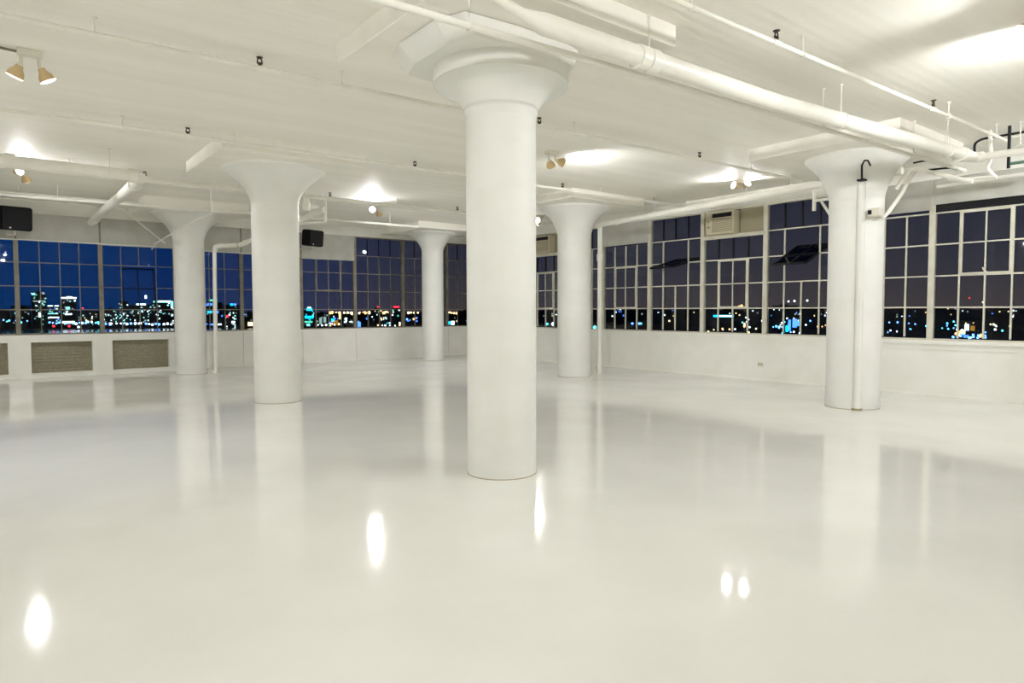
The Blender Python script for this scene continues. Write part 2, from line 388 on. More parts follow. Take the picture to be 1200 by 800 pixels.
rw = [dict(panel=3.24), dict(panel=3.24), dict(panel=3.24, vent=(1, 3, 2, 4, 0, 1), darkfill=True), dict(panel=3.16), dict(dark_rows=(4,), vent=(1, 3, 2, 4, 66)), dict(ac=True, header=True, dark_rows=(3,), vent=(1, 3, 1, 3, 0)),
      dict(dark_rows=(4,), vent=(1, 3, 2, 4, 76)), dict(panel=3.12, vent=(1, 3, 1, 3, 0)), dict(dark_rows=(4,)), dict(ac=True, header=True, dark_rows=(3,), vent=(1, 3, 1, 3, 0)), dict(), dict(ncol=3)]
rl = ['far past the picture edge', 'just past the picture edge', 'white board above it and a vent with a small latch handle', 'white board above it, partly hidden by the column with the strapped conduit',
      'black open vent sash swung nearly flat, next to the conduit column', 'air conditioner set in its top row above a white rail, between two open-vent windows', 'black open vent sash swung flat, next to the white boarded window', 'white board above it, next to the riser pipe',
      'dark sliver between riser pipe and column', 'air conditioner in its top row, seen between the two largest columns', 'hidden behind the open-floor column', 'narrow one in the room corner']
for i in range(12): window('R', RB[i], RB[i+1], PR+rl[i], **rw[i])
# dark gap above the board of the big right window
def air_conditioner(y0, y1, z0, z1, label):
    t = thing('air_conditioner', (XW+.06, (y0+y1)/2, z0), label, 'air conditioner', 'window air conditioners')
    xa = XW-.13
    part('body', MB().bevbox((xa, y0, z0), (XW+.35, y1, z1), .012), ACB, t)
    w = y1-y0
    g = part('grille', MB().box((xa-.006, y0+.04, z0+.05), (xa, y1-w*.24, z1-.16)), ACG, t)
    for k in range(7):
        part('louvre', MB().box((xa-.014, y0+.045, z0+.07+k*(z1-z0-.24)/7), (xa-.006, y1-w*.24-.005, z0+.085+k*(z1-z0-.24)/7)), ACB, g)
    part('air_outlet', MB().box((xa-.004, y0+.05, z1-.13), (xa, y1-w*.24, z1-.04)), DARK, t)
    part('control_panel', MB().box((xa-.006, y1-w*.2, z0+.05), (xa, y1-.04, z1-.05)), ACB, t)
    for k in range(2): part('knob', MB().tube([(xa-.004, y1-w*.12, z0+.16+k*.12), (xa-.03, y1-w*.12, z0+.16+k*.12)], .025, 12), ACG, t)
    return t
air_conditioner(3.50, 4.20, 3.115, 3.60, 'beige window air conditioner above the white rail between two open-vent windows')
air_conditioner(9.45, 10.25, 3.115, 3.60, 'beige window air conditioner seen between the two largest columns')
for y0, y1, nm in ((2.93, 3.47, 'beside the air conditioner between the open vents'), (4.23, 4.37, 'narrow one on the other side of that air conditioner')):
    solo('filler_panel', MB().box((XW+.07, y0, 3.12), (XW+.10, y1, 3.63)), ACG, 'olive grey filler panel, '+nm, 'panel')
for y0, y1, nm in ((9.14, 9.43, 'next to the far air conditioner'), (10.27, 10.58, 'on the other side of the far air conditioner')):
    solo('filler_panel', MB().box((XW+.07, y0, 3.12), (XW+.10, y1, 3.63)), ACG, 'olive filler panel, '+nm, 'panel')

# ------------------------------------------------------------------ pipes
def hanger(t, p, r, mt=None):
    b = MB(); b.tube([(p[0], p[1], p[2]+r), (p[0], p[1], ZC+.003)], .007, 6)
    b.tube([(p[0], p[1]+(r+.006)*math.cos(a), p[2]+(r+.006)*math.sin(a)) for a in [2*math.pi*k/12 for k in range(13)]], .006, 6)
    b.tube([(p[0], p[1], ZC-.012), (p[0], p[1], ZC+.002)], .022, 8)
    return part('hanger', b, mt or PIPE, t)
def head(t, p, r):      # upright sprinkler
    x, y, z = p
    b = MB(); b.tube([(x, y, z+r-.005), (x, y, z+r+.03)], .016, 8)
    b.tube([(x-.022, y, z+r+.03), (x-.02, y, z+r+.06), (x, y, z+r+.078)], .007, 6)
    b.tube([(x+.022, y, z+r+.03), (x+.02, y, z+r+.06), (x, y, z+r+.078)], .007, 6)
    b.tube([(x-.026, y, z+r+.028), (x+.026, y, z+r+.028)], .011, 6)
    b.tube([(x, y, z+r+.078), (x, y, z+r+.084)], .03, 10)
    part('sprinkler_head', b, BRASS, t)
def lerp(p, q, x):
    s_ = (x-p[0])/(q[0]-p[0]); return tuple(p[i]+(q[i]-p[i])*s_ for i in range(3))
def coupling(t, p, q, x, r):
    a = lerp(p, q, x-.05); b_ = lerp(p, q, x+.05)
    part('coupling', MB().tube([a, b_], r*1.28, 12), PIPE, t)
def sprinkler(p, q, r, heads, hangs, label, coup=()):
    t = thing('sprinkler_pipe', ((p[0]+q[0])/2, (p[1]+q[1])/2, p[2]), label, 'pipe', 'sprinkler branch pipes')
    part('pipe_run', MB().tube([p, q], r, 12), PIPE, t)
    for x in heads: head(t, lerp(p, q, x), r); coupling(t, p, q, x, r)
    for x in hangs: hanger(t, lerp(p, q, x), r)
    for x in coup: coupling(t, p, q, x, r)
    return t
sprinkler((-10.9, 1.98, 3.78), (8.6, 1.45, 3.78), .021, (-8.1, -4.85, -1.57, 1.83, 4.97), (-6.2, -2.9, -.75, 2.42, 6.3), 'thin white sprinkler pipe running just behind the open-floor column')
sprinkler((-10.9, 4.98, 3.78), (8.75, 4.62, 3.78), .024, (-8.1, -4.85, -1.55, 1.82, 4.99, 7.6), (-6, -2.3, -.95, 3.2, 6.0), 'thin white sprinkler pipe running in front of the stout column and riser column')
sprinkler((-10.9, 8.28, 3.78), (8.75, 8.36, 3.78), .03, (-8.1, -4.85, -1.5, 1.87, 4.99), (-6, -2.8, .3, 3.4, 6.2), 'white sprinkler pipe running above the cleanout pipe and speakers')
s5 = sprinkler((-10.9, -1.40, 3.76), (7.28, -1.73, 3.76), .021, (-8.1, -4.85, -1.5, 1.73, 4.92), (-3, .6, 2.15, 5.35, 6.9), 'thin white sprinkler pipe ending above the pipe elbow near the conduit column')
part('end_cap', MB().tube([(7.25, -1.73, 3.76), (7.33, -1.73, 3.76)], .03, 10), PIPE, s5)
sprinkler((-10.9, 11.55, 3.80), (-1.12, 11.55, 3.80), .02, (-7.9, -4.7), (-6, -3.2), 'thin white sprinkler pipe over the radiator enclosure')

def pipe(name, pts, r, label, n=14, hangs=(), m=None, joints=(), smooth=0, cat='pipe', group=None):
    pts = [Vector(p) for p in pts]
    # round the corners
    if smooth:
        out = [pts[0]]; ro = [r[0]] if isinstance(r, (list, tuple)) else None
        for i in range(1, len(pts)-1):
            if ro: ro += [r[i]]*6
            a, b_, c = pts[i-1], pts[i], pts[i+1]
            d1 = min(smooth, (a-b_).length*.45); d2 = min(smooth, (c-b_).length*.45)
            p, q = b_+(a-b_).normalized()*d1, b_+(c-b_).normalized()*d2
            for k in range(6): s_ = k/5; out.append((p*(1-s_)+b_*s_)*(1-s_)+(b_*(1-s_)+q*s_)*s_)
        out.append(pts[-1]); pts2 = out
        if ro: r = ro+[r[-1]]
    else: pts2 = pts
    t = thing(name, (pts[0]+pts[-1])/2, label, cat, group)
    part('pipe_run', MB().tube(pts2, r, n), m or PIPE, t)
    rr = r if not isinstance(r, (list, tuple)) else max(r)
    for h in hangs: hanger(t, h, rr)
    for p, d in joints:
        p = Vector(p); d = Vector(d).normalized(); part('coupling', MB().tube([p-d*rr*.7, p+d*rr*.7], rr*1.22, n), m or PIPE, t)
    return t
# large drain pipe over the open floor, tapering to a small line, with an elbow by the right wall
big = [(-3.6, -1.20, 3.62), (-.95, -1.10, 3.62), (-.62, -1.08, 3.57), (-.42, -1.08, 3.55), (2.5, -1.13, 3.54), (6.82, -1.44, 3.54)]
pipe('drain_pipe', big, [.03, .03, .04, .08, .08, .08], 'thick white drain pipe running over the open floor to an elbow', n=20,
     hangs=[(.72, -1.09, 3.545), (3.72, -1.22, 3.54), (6.2, -1.395, 3.54), (-2.4, -1.15, 3.6)], joints=[((.74, -1.09, 3.545), (1, 0, 0)), ((.62, -1.09, 3.545), (1, 0, 0)), ((6.6, -1.42, 3.54), (1, -.05, 0))])
pipe('drain_pipe', [(6.83, -1.441, 3.54), (6.98, -1.46, 3.54), (7.02, -1.66, 3.54), (7.06, -5.0, 3.50)], [.075, .07, .05, .05], 'white pipe leaving the elbow along the right window wall', n=16, smooth=.12,
     hangs=[(7.03, -1.95, 3.54), (7.04, -3.4, 3.52)])
pipe('water_pipe', [(-10.9, -.58, 3.50), (-1.5, -.80, 3.50), (.3, -.88, 3.50), (4.4, -1.06, 3.48), (7.5, -1.17, 3.48)], .027, 'slim white water pipe running alongside the thick drain pipe',
     hangs=[(-4.2, -.74, 3.5), (-.9, -.825, 3.50), (3.7, -1.03, 3.485), (5.9, -1.11, 3.48)])
# pipes over the left half
pipe('drain_pipe', [(-10.9, 6.55, 3.58), (-3.5, 6.82, 3.56), (-1.86, 6.90, 3.55)], .085, 'thick white pipe over the radiator side ending in a junction', n=18,
     hangs=[(-2.2, 6.88, 3.552), (-6, 6.73, 3.565)], joints=[((-1.9, 6.9, 3.55), (1, 0, 0)), ((-3.4, 6.82, 3.56), (1, 0, 0))])
pipe('exhaust_duct', [(-1.77, 7.005, 3.55), (-1.76, 7.6, 3.55), (-1.80, 13.52, 3.55)], .085, 'grey white duct running from the pipe junction to the left windows', n=18,
     joints=[((-1.76, 7.7, 3.55), (0, 1, 0)), ((-1.79, 12.9, 3.55), (0, 1, 0))], hangs=[(-1.775, 9.4, 3.55)])
pipe('conduit', [(-10.9, 8.08, 3.70), (5.0, 8.10, 3.70)], .018, 'upper thin conduit crossing behind the stout column', hangs=[(-2.6, 8.085, 3.70), (.0, 8.09, 3.70), (2.9, 8.095, 3.70)], group='thin parallel conduits')
pipe('conduit', [(-10.9, 7.95, 3.66), (-.60, 7.95, 3.66)], .018, 'lower thin conduit ending at a drop near the radiator side column', hangs=[(-3.2, 7.95, 3.66), (-1.0, 7.95, 3.66)], group='thin parallel conduits')
pipe('heating_pipe', [(-10.9, 11.05, 3.67), (-3.5, 11.02, 3.67), (-1.1, 10.88, 3.67), (1.0, 10.66, 3.67), (5.2, 10.56, 3.67)], .032, 'white heating pipe running just before the far columns', hangs=[(-2.6, 10.97, 3.67), (2.0, 10.63, 3.67), (4.4, 10.58, 3.67)])
# left riser, its horizontal arm and the sloping branch with cleanout
ls = thing('riser_pipe', (.49, 11.93, 0), 'thin white riser pipe standing beside the radiator side column', 'pipe', 'riser pipes')
part('pipe_run', MB().tube([(.47, 11.93, 0), (.50, 11.93, 2.9), (.51, 11.93, 2.98)], .045, 14), PIPE, ls)
part('foot_collar', MB().tube([(.47, 11.93, 0), (.47, 11.93, .06)], .065, 14), PIPE, ls)
part('elbow', MB().tube([(.505, 11.93, 2.90), (.53, 11.92, 2.99), (.66, 11.85, 3.02)], .06, 14), PIPE, ls)
part('side_arm', MB().tube([(.60, 11.88, 3.01), (.95, 11.7, 3.03)], .05, 14), PIPE, ls)
p_a, p_b = Vector((1.0, 11.67, 3.035)), UY(380, 246, 8.9)
pipe('sloping_drain', [p_a, p_a.lerp(p_b, .5), p_b], .055, 'sloping white drain branch ending in a capped cleanout beside the stout column', hangs=[p_a.lerp(p_b, .2), p_a.lerp(p_b, .9)],
     joints=[(p_a.lerp(p_b, .08), p_b-p_a), (p_a.lerp(p_b, .86), p_b-p_a), (p_a.lerp(p_b, .99), p_b-p_a)])
v0 = UY(359, 246, 8.75)
vp = thing('soil_stack', (v0.x, v0.y, v0.z), 'short white stack dropping from the ceiling beside the stout column', 'pipe')
part('pipe_run', MB().tube([(v0.x, v0.y, ZC+.01), (v0.x, v0.y, v0.z)], .06, 14), PIPE, vp)
part('strap', MB().tube([(v0.x, v0.y, 3.80), (v0.x, v0.y, 3.83)], .066, 14), DARK, vp)
part('hub', MB().tube([(v0.x, v0.y, v0.z-.02), (v0.x, v0.y, v0.z+.16)], .078, 14), PIPE, vp)
q = UY(372, 246, 8.9)
part('branch_hub', MB().tube([v0+Vector((.02, .05, .06)), Vector((q.x, q.y, q.z+.07))], .045, 12), PIPE, vp)
k0, k1_ = UY(345, 262, 8.6), UY(382, 260, 8.6)
pipe('conduit', [k0, k1_, k1_+Vector((0, 0, ZC-k1_.z))], .022, 'short bent white conduit above the black speaker by the stout column', smooth=.05)
# thin conduits with diagonal legs near the radiator side column
a0 = UY(229, 226, 8.02)
c_ = [(-.62, 7.85, 3.60), (-.52, 7.85, 3.60)]
pipe('conduit', [(-.60, 7.95, 3.66), (-.52, 7.96, 3.65), (-.50, 7.97, 3.22), (-.60, 8.6, 3.20), UY(181, 286, 12.9), UY(178, 292, 13.45)], .016, 'thin conduit that drops and slants down across the far left window board', group='slanting conduits', smooth=.06)
pipe('conduit', [(-10.9, 11.9, 3.72), (-2.4, 11.9, 3.72), (-1.38, 11.9, 3.70), UY(193, 285, 12.9)], .016, 'thin conduit that runs over the radiator enclosure and slants down behind the column', group='slanting conduits', hangs=[(-4, 11.9, 3.63)])
pipe('conduit', [(-6.4, 13.553, 3.075), (-.45, 13.553, 3.055)], .014, 'thin white conduit along the foot of the left window boards')
pipe('conduit', [(.6, 13.553, 3.01), (3.15, 13.553, 2.995)], .014, 'thin white conduit along the window boards behind the stout column')
# right wall riser and sloping drain along the wall
rs = thing('riser_pipe', (7.53, 6.2, 0), 'white riser pipe standing in front of the right window wall', 'pipe', 'riser pipes')
part('pipe_run', MB().tube([(7.52, 6.2, 0), (7.53, 6.2, 3.40)], .052, 16), PIPE, rs)
part('foot_collar', MB().tube([(7.52, 6.2, 0), (7.52, 6.2, .05)], .075, 16), PIPE, rs)
part('coupling', MB().tube([(7.53, 6.2, 2.62), (7.53, 6.2, 2.78)], .07, 16), PIPE, rs)
pipe('drain_pipe', [(7.53, 6.2, 3.425), (7.54, 6.15, 3.46), (7.55, 5.9, 3.465), (7.55, 1.0, 3.61), (7.58, -.3, 3.63)], .06, 'white sloping drain pipe along the right windows from the riser', n=16, smooth=.06,
     hangs=[(7.55, 4.6, 3.505), (7.55, 2.4, 3.57)], joints=[((7.55, 5.7, 3.47), (0, -1, .03)), ((7.55, 3.1, 3.548), (0, -1, .03))])
pipe('heating_pipe', [(7.86, 4.0, 3.71), (7.86, 1.2, 3.71)], .032, 'shorter white pipe above the sloping drain by the right windows', hangs=[(7.86, 3.2, 3.71), (7.86, 1.7, 3.71)], joints=[((7.86, 3.95, 3.71), (0, 1, 0))])
bk = thing('pipe_bracket', UX(954, 230, 7.62), 'small white branched pipe bracket left of the conduit column', 'bracket')
a, c, d = UX(954, 212, 7.62), UX(954, 247, 7.62), UX(971, 233, 7.30)
part('upright', MB().tube([c, (c.x, c.y, 3.545)], .032, 12), PIPE, bk)
mid = UX(955, 235, 7.62); part('arm', MB().tube([mid, d], .026, 10), PIPE, bk)
part('brace', MB().tube([UX(962, 235, 7.48), UX(973, 252, 7.25)], .022, 10), PIPE, bk)
# conduits on and around the strapped column
cf = thing('column_conduit', (6.32, -.30, 0), 'white conduit strapped up the face of the column with the black hook', 'conduit')
def cpt(px, py, dd):      # point at horizontal distance dd from the camera
    r_ = ray(px, py); return CAM + r_*(dd/math.hypot(r_.x, r_.y))
dC = math.hypot(LX+.03-CAM.x, -.04-CAM.y) - .40
g0 = cpt(1004, 482, dC); g0.z = 0; g1 = cpt(1006, 212, dC)
part('pipe_run', MB().tube([g0, (g0.x, g0.y, g1.z)], .055, 14), COLM, cf)
part('foot_clip', MB().tube([(g0.x, g0.y, .0), (g0.x, g0.y, .03)], .068, 14), DIRT, cf)
hk = thing('hook_bolt', (g0.x, g0.y, g1.z), 'small black bent hook bolt on the capital of the conduit column', 'hook')
dK = dC+.40; hp = [cpt(1010, 211, dK-.50), cpt(1010, 194, dK-.70), cpt(1013, 188, dK-.76), cpt(1017, 188, dK-.76), cpt(1020, 194, dK-.70)]
part('rod', MB().tube(hp, .013, 8), DARK, hk); part('foot_plate', MB().box(hp[0]-Vector((.05, .05, .012)), hp[0]+Vector((.05, .05, .012))), DARK, hk)
pipe('conduit', [(g0.x, g0.y, g1.z-.02), cpt(990, 217, dC+.05), cpt(972, 222, dC+.42)], .011, 'thin wire conduit curving round the neck of the conduit column', m=COLM)
jb = thing('junction_box', cpt(1022, 249, dC-.02), 'small white junction box with black opening on the conduit column', 'junction box')
jo = cpt(1024, 249, dC-.02)
part('box', MB().box(jo-Vector((.07, .10, .055)), jo+Vector((.09, .05, .055))), WHITEP, jb)
part('opening', MB().box(jo+Vector((-.078, .0, -.03)), jo+Vector((-.069, .048, .03))), DARK, jb)
pipe('conduit', [cpt(1034, 255, dC+.10), cpt(1040, 250, dC+.16), UX(1058, 225, 7.0), UX(1067, 206, 7.1), UX(1076, 197, 7.2)], .03, 'bent white conduit rising from the junction box beside the conduit column', smooth=.06)
pipe('conduit', [UX(1050, 222, 6.95), UX(1062, 203, 7.0), UX(1070, 197, 7.05), UX(1140, 213, 7.15)], .03, 'white conduit bending away from the conduit column towards the window', smooth=.05)
pipe('conduit', [UX(1128, 201, 7.62), UX(1112, 205, 7.6), UX(1112, 212, 7.6), UX(1140, 209, 7.6), UX(1168, 207, 7.6)], .024, 'looped white conduit under the pipe elbow', smooth=.06)
pipe('conduit', [UX(1098, 219, 8.6), UX(1178, 207, 8.6), UX(1215, 202, 8.6)], .03, 'straight white conduit along the foot of the right window board')
pipe('conduit', [UX(1142, 178, 7.3), UX(1142, 168, 7.3), UX(1150, 163, 7.35), UX(1215, 152, 7.4)], .016, 'dark grey conduit curving above the pipe elbow', m=DARK, smooth=.05)
pipe('cable', [UX(1070, 191, 7.25), UX(1085, 188, 7.3), UX(1122, 199, 7.35)], .012, 'black cable slung between column and pipe elbow', m=DARK, smooth=.05, group='black cables by the elbow', cat='cable')
pipe('cable', [UX(1088, 199, 7.3), UX(1108, 197, 7.35), UX(1122, 196, 7.4)], .014, 'shorter black cable lying under the slung one', m=DARK, smooth=.05, group='black cables by the elbow', cat='cable')
pipe('conduit', [(7.14, -1.80, 3.92), (7.14, -1.80, 3.36)], .02, 'black vertical rod hanging through the pipes by the right wall', m=DARK)
pipe('conduit', [Vector((UX(1160, 170, 7.22).x, UX(1160, 170, 7.22).y, ZC)), UX(1161, 187, 7.22), UX(1156, 197, 7.25), UX(1165, 206, 7.28)], .025, 'white drop pipe below the sprinkler end by the elbow', smooth=.05)
pipe('conduit', [UX(1182, 192, 7.9), UX(1225, 186, 7.9)], .022, 'green painted conduit by the right window board', m=GREEN)
pipe('heating_pipe', [UX(1170, 163, 7.5), UX(1230, 152, 7.5)], .028, 'white pipe high above the elbow along the right wall')

# ------------------------------------------------------------------ ceiling lamps
def lamp(x, y, label, aims, watt=1.0, dead=()):
    t = thing('ceiling_spotlight', (x, y, ZC-.06), label, 'ceiling light', 'twin ceiling spotlights')
    part('mount_box', MB().bevbox((x-.10, y-.055, ZC-.055), (x+.10, y+.055, ZC+.004), .01), WHITEP, t)
    for k, a in enumerate(aims):
        a = Vector(a).normalized(); s_ = Vector((x+(-.068 if k == 0 else .068), y, ZC-.05))
        e_ = s_+Vector((0, 0, -.075)); c0 = e_+a*.03
        arm = part('lamp_holder', MB().tube([s_, e_, e_+a*.035], [.016, .016, .03], 10), WHITEP, t)
        bulb = part('bulb', MB().tube([e_+a*.03, e_+a*.055, e_+a*.10, e_+a*.145], [.03, .036, .064, .072], 16), AMBER, t)
        lit = k not in dead
        part('bulb_face', MB().tube([e_+a*.1452, e_+a*.150, e_+a*.156], [.070, .064, .035], 16), GLOW if lit else WHITEP, bulb)
        if lit:
            l = bpy.data.lights.new('lamp_light', 'SPOT'); l.energy = LAMP_WATT*watt*6; l.color = LAMP_COL; l.shadow_soft_size = .06
            l.spot_size = math.radians(144); l.spot_blend = 1.0
            lo = bpy.data.objects.new('lamp_light', l); COL.objects.link(lo); lo.parent = t
            lo.location = e_+a*.175-t.location; lo.rotation_euler = a.to_track_quat('-Z', 'Y').to_euler()
def toward(x, y, z=1.5, tx=None, ty=None):
    return (( tx if tx is not None else CAM.x)-x, (ty if ty is not None else CAM.y)-y, z-3.75)
f1 = UZ(35, 63, 3.89)
lamp(f1.x, f1.y, 'twin ceiling spotlight with amber reflectors, on the bare ceiling before the radiator side', [(-.35, .25, -.85), (.45, .05, -.85)], .6)
lamp(3.22, 2.98, 'twin ceiling spotlight between the open-floor column and the right windows, one bulb facing aside', [(.75, .45, -.62), (.9, -.15, -.16)], .9)
lamp(3.15, -3.1, 'twin ceiling spotlight past the picture edge on the right', [(-.6, .5, -.6), (.75, .55, -.30)], 1.25)
lamp(-3.25, 9.15, 'glaring twin ceiling spotlight above the radiator enclosure', [(.55, -.80, .10), (.30, .55, -.75)], 1.0)
lamp(3.33, 9.25, 'glaring twin ceiling spotlight between the stout column and the slim corner column', [toward(3.33, 9.25, .6), (.55, .45, -.75)], 1.0)
lamp(7.55, 8.40, 'glaring twin ceiling spotlight close to the column by the riser pipe', [toward(7.55, 8.4, .6), (-.6, .5, -.6)], 1.0)
lamp(7.66, 2.58, 'glaring twin ceiling spotlight by the right windows above the air conditioner', [(-.95, .25, .22), (-.30, -.75, .45)], .5)
lamp(-3.3, -3.05, 'twin ceiling spotlight overhead near the viewpoint', [(.6, .7, -.40), (-.3, -.6, -.7)], .85)
lamp(7.4, -3.3, 'twin ceiling spotlight by the right windows past the picture edge', [(.2, .8, -.55), (-.6, -.2, -.6)], 1.1)
lamp(-8.6, -3.05, 'twin ceiling spotlight at the closed side behind the viewpoint', [(.8, .4, -.45), (.3, -.5, -.7)])
lamp(-8.6, 3.05, 'twin ceiling spotlight at the closed side level with the stout column', [(.8, .1, -.4), (.5, -.5, -.7)])
lamp(-8.6, 9.15, 'twin ceiling spotlight at the closed side near the left windows', [(.6, -.5, -.5), (.5, .0, -.6)])
lamp(-3.3, -7.8, 'twin ceiling spotlight behind the viewpoint', [(.3, .8, -.45), (-.3, .3, -.7)])
lamp(3.2, -7.8, 'twin ceiling spotlight by the back wall', [(-.3, .8, -.45), (.3, .5, -.6)])
pipe('lamp_cable', [(-6.0, 2.62, 3.905), (-4.2, f1.y-.05, 3.905), (f1.x-.10, f1.y, 3.89)], .012, 'grey cable feeding the amber twin spotlight', m=BARM, cat='cable')

# ------------------------------------------------------------------ speakers
def speaker(c, w, h, d, rz, label):
    t = thing('speaker', c, label, 'speaker', 'black wall speakers')
    b = MB().bevbox((-w/2, -d/2, -h/2), (w/2, d/2, h/2), .03); g = MB().bevbox((-w/2+.03, -d/2-.012, -h/2+.03), (w/2-.03, -d/2+.005, h/2-.03), .005)
    for nm, mb_, mm in (('cabinet', b, BLACK), ('grille', g, DARK)):
        o = bpy.data.objects.new(nm, mesh(nm, mb_, mm)); COL.objects.link(o); o.parent = t
    br = MB().tube([(0, 0, -h/2+.01), (0, 0, -h/2-.10), (0, d*.4, -h/2-.10), (0, d*.4+.47, -h/2-.10)], .018, 8)
    br.box((-.05, -.05, -h/2-.012), (.05, .05, -h/2+.002))
    o = bpy.data.objects.new('mount_bracket', mesh('mount_bracket', br, WHITEP)); COL.objects.link(o); o.parent = t
    bd = MB().tube([(-.12, -d/2-.013, -h/2+.055), (-.12, -d/2-.017, -h/2+.055)], .018, 10)
    o = bpy.data.objects.new('badge', mesh('badge', bd, WHITEP)); COL.objects.link(o); o.parent = t
    t.rotation_euler = (math.radians(6), 0, rz)
s1 = UY(17, 256, 12.95); s2 = UY(366.5, 279, 12.95)
speaker(s1, .56, .50, .36, math.radians(12), 'black speaker box on a bracket at the left windows above the radiator enclosure')
speaker(s2, .50, .44, .34, math.radians(18), 'black speaker box at the left windows beside the stout column')

# ------------------------------------------------------------------ the town outside
GZ = -25.0
b = MB(); b.box((-9000, -9000, GZ-2), (9000, 9000, GZ)); g = solo('ground', b, ASPH, 'dark ground of the town at night below the windows', 'ground', kind='structure')
def az(px): d = ray(px, 363); return Vector((d.x, d.y, 0)).normalized()
def at(px, py, D):
    d = ray(px, py); return CAM + d*(D/math.hypot(d.x, d.y))
vs_ = []
for px in (-160, 60, 180, 300, 420, 500): vs_.append(CAM + az(px)*1120)
inn = [CAM + az(px)*560 for px in (500, 420, 300, 180, 60, -160)]
poly = vs_+inn
solo('river', MB().loft([[(p.x, p.y, GZ+.02) for p in poly], [(p.x, p.y, GZ+.3) for p in poly]]), WATER, 'dark river between the building and the lit towers', 'river', kind='structure')
TEAL = emit('window_light_teal', (.25, .80, .78), 1.87); WHT = emit('window_light_white', (.75, .95, 1.0), 3.23); BLU = emit('window_light_blue', (.06, .22, 1.0), 3.06)
WRM = emit('window_light_warm', (1.0, .70, .30), 2.24); GRN = emit('window_light_green', (.10, .75, .45), 1.44); RED = emit('beacon_red', (1.0, .03, .06), 2.4); DIM = emit('window_light_dim', (.35, .50, .50), 1.04); CYAN = emit('window_light_cyan', (.0, .62, 1.0), 2.88)
LITM = {}
def lit_mesh(m):
    if m.name not in LITM: LITM[m.name] = mesh('lit_window_or_wall', MB().box((-.5, -.5, -.5), (.5, .5, .5)), m)
    return LITM[m.name]
def building(px0, px1, ytop, D, label, group=None, rnd=0, cols=(WHT,), bands=(), spots=(), beacon=None, name='tower_block', ybot=None, crown=0):
    pc = (px0+px1)/2; a = az(pc); base = CAM + a*D; base.z = GZ
    s_ = D/FPX*math.cos(math.atan((pc-600)/FPX))**2     # metres per pixel there
    w = (px1-px0)*s_; hgt = at(pc, ytop, D).z-GZ
    t = thing(name, base, label, 'building', group)
    n_ = -a; rgt = Vector((a.y, -a.x, 0)); dep = max(12, w*.6)
    t.rotation_euler = (0, 0, math.atan2(rgt.y, rgt.x)); BFOOT.append((base.copy(), rgt, a, w/2, dep))
    b = MB()
    if crown:
        b.box((-w/2, 0, 0), (w/2, dep, hgt-crown*s_)); b.lathe([(w*.44, hgt-crown*s_), (w*.40, hgt-crown*s_*.4), (w*.2, hgt)], 16, (0, dep*.5))
    else:
        b.box((-w/2, 0, 0), (w/2, dep, hgt)); b.box((-w*.2, dep*.3, hgt), (w*.12, dep*.7, hgt+1.8*s_))
    o = bpy.data.objects.new('facade', mesh('facade', b, BLD)); COL.objects.link(o); o.parent = t
    def lit(u, z, ww, hh, m):
        o = bpy.data.objects.new('lit_window_or_wall', lit_mesh(m)); COL.objects.link(o); o.parent = t  # lit windows, and glowing slabs standing for floodlit wall patches
        o.location = (u, -.2, z); o.scale = (ww, .6, hh)
    yb = ybot or 381
    for k in range(rnd):
        py = random.uniform(ytop+2, yb-1); u = random.uniform(-.46, .46)*w
        lit(u, at(pc, py, D).z-GZ, random.uniform(.9, 1.8)*s_, random.uniform(.9, 2.0)*s_, random.choice(cols))
    for (x0, x1, y0, y1, m) in bands:
        lit(((x0+x1)/2-pc)*s_, at(pc, (y0+y1)/2, D).z-GZ, (x1-x0)*s_, (y1-y0)*s_, m)
    if beacon:
        x_, y_ = beacon; z_ = at(pc, y_, D).z-GZ
        m_ = MB().tube([((x_-pc)*s_, dep*.3, hgt-.5), ((x_-pc)*s_, dep*.3, z_)], .5, 6)
        o = bpy.data.objects.new('mast', mesh('mast', m_, BLD)); COL.objects.link(o); o.parent = t
        m_ = MB().lathe([(.1, -1.1*s_), (1.0*s_, -.6*s_), (1.2*s_, 0), (1.0*s_, .6*s_), (.1, 1.1*s_)], 10)
        o2 = bpy.data.objects.new('beacon', mesh('beacon', m_, RED)); COL.objects.link(o2); o2.parent = t; o2.location = ((x_-pc)*s_, dep*.3-1, z_)
    return t
D0 = 1220
BFOOT = []
building(37, 55, 341, D0, 'tall riverside tower with a rounded patchy green-white lit crown', rnd=26, cols=(TEAL, DIM, WHT, GRN), bands=[(38, 44, 343, 346, TEAL), (47, 53, 342, 345, DIM), (39, 53, 352, 353.6, DIM), (45, 48, 366, 372, WHT)], crown=5)
building(55.5, 71, 358, D0+20, 'mid-height riverside block with long lit floor bands between two tall towers', rnd=18, cols=(WHT, TEAL, BLU), bands=[(56, 62, 357.6, 359, WHT), (64, 69, 357.6, 359, WHT), (56, 68, 366.6, 368, TEAL), (57, 69, 371, 372.6, WHT)])
building(72, 90, 347, D0+10, 'tall riverside tower with a bright white band along its top', rnd=20, cols=(TEAL, WHT, DIM), bands=[(72, 90, 348, 350, WHT), (79, 85, 347, 349, WHT), (77, 82, 359, 363, TEAL), (76, 84, 367, 369, WHT), (73, 87, 376, 379, WHT)])
building(91, 117, 364, D0, 'low riverside block with a red roof beacon beside the white-topped tower', rnd=20, cols=(WHT, TEAL, DIM, WRM), beacon=(97, 361))
building(121, 139, 362, D0, 'low riverside block scattered with small lit windows past the beacon block', rnd=18, cols=(DIM, WHT, TEAL))
building(139.5, 150, 353, D0+15, 'narrow riverside tower with columns of dim lit windows', rnd=22, cols=(DIM, WHT, TEAL))
